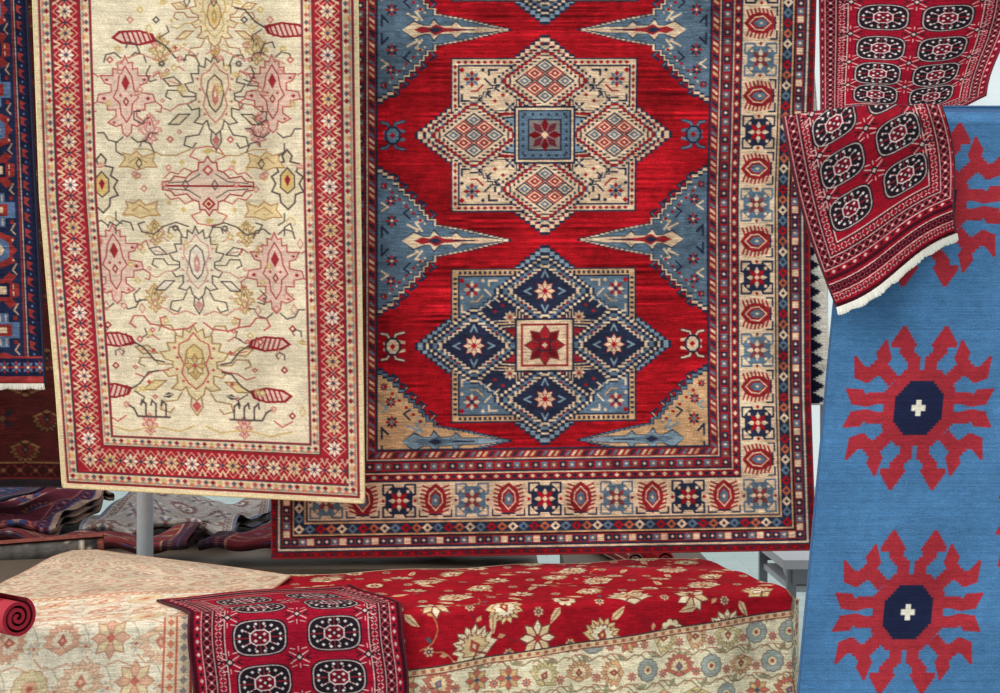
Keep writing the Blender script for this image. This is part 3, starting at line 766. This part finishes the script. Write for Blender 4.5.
for y in range(0,420,13): c.poly(stairs([(115,y),(104,y+6.5),(115,y+13)],3),(246,236,216))
for y in range(0,420,10): c.dia(96,y,3,3,(150,60,60)); c.dia(84,y+5,3,4,(200,180,150)); c.dia(70,y,4,4,(90,110,150))
for y in range(0,420,30):
    with tf(c,40,y): flower(c,13,(170,50,50),CREAM,(90,120,160))
def nz(U_,V):
    Y=-30+434*V; px=700+U_*np.interp(Y,[-30,150,200,400],[106,120,122,131]); d=4.06+.006*np.sin(U_*12)
    return unproj(px,Y,d)
rug('carpet','navy rug with white toothed edge peeking out behind the large red rug','rug',c.out(.05,.03),nz,edge=(236,228,210),back=(60,60,80))

# ---------------------------------------------------------------- tables
F0=np.array([.76,3.68]); A_=np.array([.963,.268]); A_/=np.linalg.norm(A_); B_=np.array([-A_[1],A_[0]])
ang=math.atan2(A_[1],A_[0])
def T2(a,b): return F0+A_*a+B_*b
def drape(a,bb,top,r=.022,wob=None):
    t=-bb; arc=math.pi*r/2
    th=np.clip(t/r,0,math.pi/2)
    fb=np.where(t<0,-t,-r*np.sin(th)); z=np.where(t<0,0,-r*(1-np.cos(th)))-np.clip(t-arc,0,None)
    x=F0[0]+A_[0]*a+B_[0]*fb; y=F0[1]+A_[1]*a+B_[1]*fb
    return x,y,top+z
def folding_table(label,a0,a1,b0,b1,z):
    c0=T2((a0+a1)/2,(b0+b1)/2); org=np.array([c0[0],c0[1],0]); t=thing('folding_table',label,'table',org)
    m=MB(); m.box((c0[0],c0[1],z-.015),(a1-a0,b1-b0,.03),ang); m.build('tabletop',M_wood,t,org)
    for aa in (a0+.05,a1-.05):
        for bb in (b0+.05,b1-.05):
            q=T2(aa,bb); m=MB(); m.tube([(q[0],q[1],0),(q[0],q[1],z-.03)],.013,8); m.build('leg',M_metal,t,org,True)
    for aa in (a0+.05,a1-.05):
        p=T2(aa,b0+.05);q=T2(aa,b1-.05); m=MB(); m.tube([(p[0],p[1],.2),(q[0],q[1],.2)],.009,8); m.build('crossbar',M_metal,t,org,True)
    return t
folding_table('folding table under the red floral rug',-1.2,-.03,.02,.56,.748)
folding_table('folding table under the front of the beige floral rug',-2.35,-1.23,.02,.62,.748)
folding_table('small folding table under the far corner of the beige floral rug',-2.35,-1.74,.65,1.2,.740)
LF=1.40
W=int((LF+.12)*U); Hh=int((.58+.45)*U)
def ff(U_,V):
    s=U_*(LF+.12)-LF; bb=.58-V*1.03
    ds=np.clip(s,0,None); sa=np.clip(s,None,0)
    x,y,z=drape(sa,bb,.757)
    k=np.clip((.06-bb)/.12,0,1); k=k*k*(3-2*k)
    x=x+ds*(A_[0]*(.15+.35*k)+B_[0]*.6*k); y=y+ds*(A_[1]*(.15+.35*k)+B_[1]*.6*k); z=z-ds*(1-k)*.95
    fr=np.clip(-bb/.3,0,1)
    wv=.012*np.sin(s*26+1)*fr+.010*np.sin(s*11)*fr
    x=x-B_[0]*wv; y=y-B_[1]*wv; z=z+.003*np.sin(s*17+bb*30)*(bb>0)
    return np.stack([x,y,z],-1)
cfl=paint_floral(W,Hh,[(.58+.19)*U,(.58+.05)*U],(LF+.015)*U)
rug('carpet','red floral rug with cream border draped over a table','rug',cfl.out(.06,.03,.06,.03),ff,edge=(210,190,150),back=(150,90,80))
Wz=int(.95*U); Hz=int((1.24+.45)*U)
def zf(U_,V):
    bb=1.24-V*1.69
    ar=np.interp(bb,[-.5,0,.25,.5,1.24],[-1.5,-1.5,-1.36,-1.25,-1.80]); al=np.interp(bb,[-.5,0,.5,.82,1.24],[-2.45,-2.3,-2.02,-1.96,-1.83])
    a=al+(ar-al)*U_
    x,y,z=drape(a,bb,.766)
    fr=np.clip(-bb/.3,0,1); wv=.012*np.sin(a*19)*fr; x=x-B_[0]*wv; y=y-B_[1]*wv; z=z+.004*np.sin(a*9+bb*12)*(bb>0)
    return np.stack([x,y,z],-1)
rug('carpet','pale beige and orange floral rug draped over the left table','rug',paint_ztable(Wz,Hz,(1.24-.34)*U,Wz-50).out(.05,.03,.05,.03),zf,edge=(200,150,120),back=(200,170,140))
TLb=(-1.608,.20);TRb=(-1.118,.283);FR=(-1.045,0);FL=(-1.545,0)
def bf(U_,V):
    D=TLb[1]+(TRb[1]-TLb[1])*U_
    tt=np.where(V<.35,(1-V/.35)*D,-(V-.35)*.72)
    k=np.clip(tt/D,0,1)
    al=FL[0]+(TLb[0]-FL[0])*k; ar=FR[0]+(TRb[0]-FR[0])*k
    a=al+(ar-al)*U_+.006*np.sin(tt*22)
    x,y,z=drape(a,tt,.776,.05)
    fr=np.clip(-tt/.25,0,1); wv=.016*np.sin(a*17+1)*fr+.020*fr; x=x-B_[0]*wv; y=y-B_[1]*wv; z=z+.003*np.sin(a*14+tt*9)*(tt>0)
    return np.stack([x,y,z],-1)
c=paint_bok(200,290,33,30,167,400,[65,135],[53,94,136,178,220,262],25,16.5,br=(152,14,38))
rug('carpet','small crimson rug with oval medallions draped over the table front edge','rug',c.out(.07,.03),bf,edge=(70,14,28),back=(120,30,40))

# ---------------------------------------------------------------- rolls
def roll(label,p0,p1,r,imgcol,group=None,turns=3.2,name='rolled_carpet',endcol=None):
    p0=np.array(p0,float);p1=np.array(p1,float); ax=p1-p0; L_=np.linalg.norm(ax); ax/=L_
    up=np.array([0,0,1.]); a=np.cross(ax,up); a/=np.linalg.norm(a); b=np.cross(a,ax)
    org=(p0+p1)/2-up*r; t=thing(name,label,'rolled rug',org,group)
    n=int(60*turns); th=np.linspace(0,2*math.pi*turns,n); rr=r*(.12+.88*th/th[-1])
    sp=p0[None]+a[None]*(rr*np.cos(th+1))[:,None]+b[None]*(rr*np.sin(th+1))[:,None]
    m=40
    co=sp[None]+ax[None,None]*np.linspace(0,L_,m)[:,None,None]
    ii=(np.linspace(0,imgcol.shape[0]-1,m)).astype(int); jj=np.linspace(0,imgcol.shape[1]-1,n).astype(int)
    grid('pile',co,imgcol[ii][:,jj],M_pile,t,org)
    rr2=rr-r*.17; sp2=p0[None]+a[None]*(rr2*np.cos(th+1))[:,None]+b[None]*(rr2*np.sin(th+1))[:,None]
    co2=sp2[None]+ax[None,None]*np.linspace(0,L_,m)[:,None,None]
    grid('backing',co2,imgcol[ii][:,jj]*.5,M_pile,t,org)
    ec=imgcol.mean((0,1)) if endcol is None else np.array(endcol)/255.
    grid('rolled_end',np.stack([sp,sp2]),np.ones((2,n,3))*ec,M_pile,t,org)
    return t
im=tintimg((146,20,38),60,200); im[::4]*=.8; im[:6]=np.array((176,60,70))/255
e=P(18,622,3.0); e=np.array([e[0],e[1],.8145])
roll('small rolled crimson rug lying on the left table front corner',e,e+np.array([-.42,.33,.0]),.046,im,turns=3,endcol=(160,40,56))
im=paint_dark(120,160,(96,92,86),[(186,174,158),(40,38,44),(130,70,60)],3,2,30).out(.05,.03)
roll('rolled grey patterned rug behind the beige table rug',P(104,545,4.40),P(-40,556,4.30),.040,im,endcol=(60,56,60))
im=tintimg((176,30,36),60,120); im[:,::6]*=.5
roll('red roll on the back bench beside the striped roll',(P(666,560,4.56)[0],4.56,.697),(P(606,553,5.3)[0],5.3,.697),.036,im,turns=2.5,endcol=(190,60,60))
im=tintimg((130,50,50),60,120); im[:,::5]=np.array((210,190,170))/255
roll('dark striped roll on the back bench beside the red roll',(P(636,560,4.56)[0],4.56,.695),(P(578,553,5.3)[0],5.3,.695),.034,im,turns=2.5,endcol=(170,120,110))

# ---------------------------------------------------------------- background furniture
def simple_table(name,label,x0,x1,y0,y1,z,mat,legm=M_metal,shelf=None):
    org=np.array([(x0+x1)/2,(y0+y1)/2,0]); t=thing(name,label,'table' if name!='bench' else 'bench',org)
    m=MB(); m.box((org[0],org[1],z-.015),(x1-x0,y1-y0,.03)); m.build('tabletop',mat,t,org)
    for yy in (y0+.02,y1-.02): m=MB(); m.box((org[0],yy,z-.055),(x1-x0-.06,.02,.05)); m.build('apron',legm,t,org)
    for xx in (x0+.03,x1-.03):
        for yy in (y0+.03,y1-.03): m=MB(); m.box((xx,yy,(z-.03)/2),(.028,.028,z-.03)); m.build('leg',legm,t,org)
    if shelf: m=MB(); m.box((org[0],org[1],shelf),(x1-x0-.06,y1-y0-.06,.02)); m.build('shelf',mat,t,org)
    return t
simple_table('table','long low table carrying folded rugs behind the hanging rugs',-2.7,.13,4.62,6.1,.66,M_wood)
simple_table('table','small grey metal table between the large red rug and the blue kilim',.93,1.35,4.55,5.1,.70,M_steel,M_metal,.60)
simple_table('bench','low wooden bench with two small rolled rugs behind the hanging red rug',.22,.72,4.5,5.5,.659,M_wood)
def folded(label,x0,x1,y0,y1,z,n,img,group=None,rz=0,th=.022,rum=.02):
    org=np.array([(x0+x1)/2,(y0+y1)/2,z]); t=thing('folded_carpet',label,'folded rug',org,group)
    h,w=img.shape[:2]
    tot=n*th; path=[]
    for i in range(n):
        zz=z+tot-th*(i+.5)+th*.5
        ys=(y1,y0+.02*(i%3)) if i%2==0 else (y0+.02*(i%3),y1)
        path+=[(ys[0],zz),(ys[1],zz)]
        if i<n-1:
            s=-1 if i%2==0 else 1
            for k in range(1,6): 
                an=math.pi*k/6; path.append((ys[1]+s*.5*th*math.sin(an),zz-th*.5*(1-math.cos(an))))
    path=np.array(path); seg=np.r_[0,np.cumsum(np.hypot(*np.diff(path,axis=0).T))]; s=np.linspace(0,seg[-1],h)
    Y=np.interp(s,seg,path[:,0]); Z=np.interp(s,seg,path[:,1])
    X=np.linspace(x0,x1,w); XX=np.broadcast_to(X,(h,w)); YY=np.broadcast_to(Y[:,None],(h,w))
    bump=rum*(.5+.5*np.sin(XX*6+YY*2.2+x0*5))*(.5+.5*np.sin(YY*5-XX*4+x0))+rum*.2*(1+np.sin(XX*19+YY*11))+rum*.12*(1+np.sin(XX*37-YY*23))
    co=np.stack([XX+.02*np.sin(YY*9+z*50),YY+.03*np.sin(XX*5+x0*3),Z[:,None]+bump+.002],-1).copy()
    cx,cy=org[0],org[1]; cz,sz=math.cos(rz),math.sin(rz); dx=co[...,0]-cx; dy=co[...,1]-cy
    co[...,0]=cx+dx*cz-dy*sz; co[...,1]=cy+dx*sz+dy*cz
    grid('pile',co,img,M_pile,t,org)
    c2=co.copy(); c2[...,2]-=.006; grid('backing',c2,img*.6,M_pile,t,org)
    return t
i1=paint_dark(300,800,(96,36,50),[(150,80,78),(60,66,110),(156,126,110)],11,2,60).out(.07,.04)
i2=paint_dark(300,800,(160,152,146),[(140,96,90),(184,172,160),(104,106,120)],12,2,60).out(.06,.03)
i3=paint_dark(300,800,(58,62,98),[(146,54,56),(136,126,126),(44,44,64)],13,2,60).out(.07,.04)
i4=paint_dark(300,900,(100,34,42),[(150,110,92),(56,54,80),(50,36,42)],14,2,60).out(.07,.04)
i5=paint_dark(300,900,(116,48,48),[(170,136,112),(64,68,100),(66,40,46)],15,2,60).out(.07,.04)
i6=paint_dark(200,400,(150,130,110),[(160,50,50),(60,70,110),(206,180,140)],16,2,40).out(.07,.04)
folded('dark red folded rug on the back table at the far left',-2.6,-1.64,5.02,6.0,.66,3,i1,rz=.04,rum=.06,th=.026)
folded('dark blue folded rug lying on top of the dark red folded rug',-2.5,-1.8,5.02,5.5,.812,1,i3,rz=-.08,th=.014,rum=.03)
folded('pale grey folded rug on the back table behind the metal post',-1.52,-.95,5.02,5.9,.66,2,i2,rz=-.03,rum=.07,th=.03)
folded('muted red and beige rug spread along the front of the back table',-2.1,-1.05,4.68,4.90,.66,2,i5,th=.03,rum=.06)
folded('small multicoloured folded rug at the far left end of the back table',-2.6,-2.16,4.68,4.90,.66,4,i6,th=.03,rum=.03)
folded('deep red rumpled rug at the middle front of the back table',-1.0,.10,4.68,4.90,.66,2,i4,th=.03,rum=.045)
folded('blue grey folded rug on the middle of the back table',-.85,.08,5.02,5.9,.66,2,i3,rum=.04)
# posts and rails
t=thing('display_rack','grey metal rack of posts and rails that the rugs hang from','rack',(0,4.35,0)); og=np.array([0,4.35,0])
for px,d,r in ((145,4.46,.026),(824,4.2,.012)):
    x=(px-500)/FPX*d; m=MB(); m.tube([(x,d,0),(x,d,2.62)],r,14); m.build('post',M_steel,t,og,True)
    m=MB(); m.box((x,d,.01),(.16,.16,.02)); m.build('base_plate',M_metal,t,og)
    m=MB(); m.tube([(x,3.80,2.61),(x,d,2.61)],.014,8); m.build('bracket',M_steel,t,og,True)
m=MB(); m.tube([(-2.0,4.02,2.59),(1.15,4.02,2.59)],.018,10); m.build('rail',M_steel,t,og,True)
m=MB(); m.tube([(-2.0,3.87,2.565),(1.15,3.87,2.565)],.018,10); m.build('rail',M_steel,t,og,True)
t=thing('display_rail','grey metal stand holding the blue kilim and the crimson rugs','rack',(1.1,3.52,0)); og=np.array([1.1,3.52,0])
for x in (.93,1.6): m=MB(); m.tube([(x,3.56,0),(x,3.56,2.6)],.012,10); m.build('post',M_steel,t,og,True)
m=MB(); m.tube([(.86,3.37,1.92),(1.6,3.37,1.92)],.014,10); m.build('rail',M_steel,t,og,True)
m=MB(); m.tube([(.84,3.51,2.42),(1.6,3.51,2.42)],.014,10); m.build('rail',M_steel,t,og,True)
m=MB(); bx,by=P(797,572,4.75)[0],4.75
m.tube([(bx,by,.612),(bx,by,.62),(bx,by,.665),(bx,by,.67)],[.035,.042,.055,.058],18)
o=m.build('bowl',plain('white_plastic',(235,235,235),.4),None,(0,0,0),True); o['label']='small white bowl on the shelf of the grey table'; o['category']='bowl'
# ---------------------------------------------------------------- setting
def structure(name,mb,mat):
    o=mb.build(name,mat); o['kind']='structure'; return o
mp=newmat('paving'); nt=mp.node_tree; b=nt.nodes['Principled BSDF']; tc=nt.nodes.new('ShaderNodeTexCoord'); br=nt.nodes.new('ShaderNodeTexBrick')
br.inputs['Scale'].default_value=1.6; br.inputs['Color1'].default_value=(.30,.38,.37,1); br.inputs['Color2'].default_value=(.34,.42,.41,1); br.inputs['Mortar'].default_value=(.26,.32,.32,1); br.inputs['Mortar Size'].default_value=.008
nt.links.new(tc.outputs['Object'],br.inputs['Vector']); nt.links.new(br.outputs['Color'],b.inputs['Base Color']); b.inputs['Roughness'].default_value=.8
m=MB(); m.box((0,8,-.05),(40,40,.1)); structure('floor',m,mp)
m=MB(); m.box((4,14,3),(30,.3,6)); structure('wall_back',m,plain('pale_render',(220,228,230),.9,0,.05,3))
w=bpy.data.worlds.new('World'); sc.world=w; w.use_nodes=True; bg=w.node_tree.nodes['Background']; bg.inputs[0].default_value=(.97,.98,1,1); bg.inputs[1].default_value=.96
sd=bpy.data.lights.new('sun','SUN'); sd.energy=1.8; sd.angle=.8; sd.color=(1,.97,.93); so=bpy.data.objects.new('sun',sd); C.objects.link(so); so.rotation_euler=(math.radians(50),0,math.radians(-44))
cd=bpy.data.cameras.new('camera'); cd.lens=50; cd.sensor_width=36; co=bpy.data.objects.new('camera',cd); C.objects.link(co); co.location=(0,0,1.4); co.rotation_euler=(math.pi/2,0,0); sc.camera=co
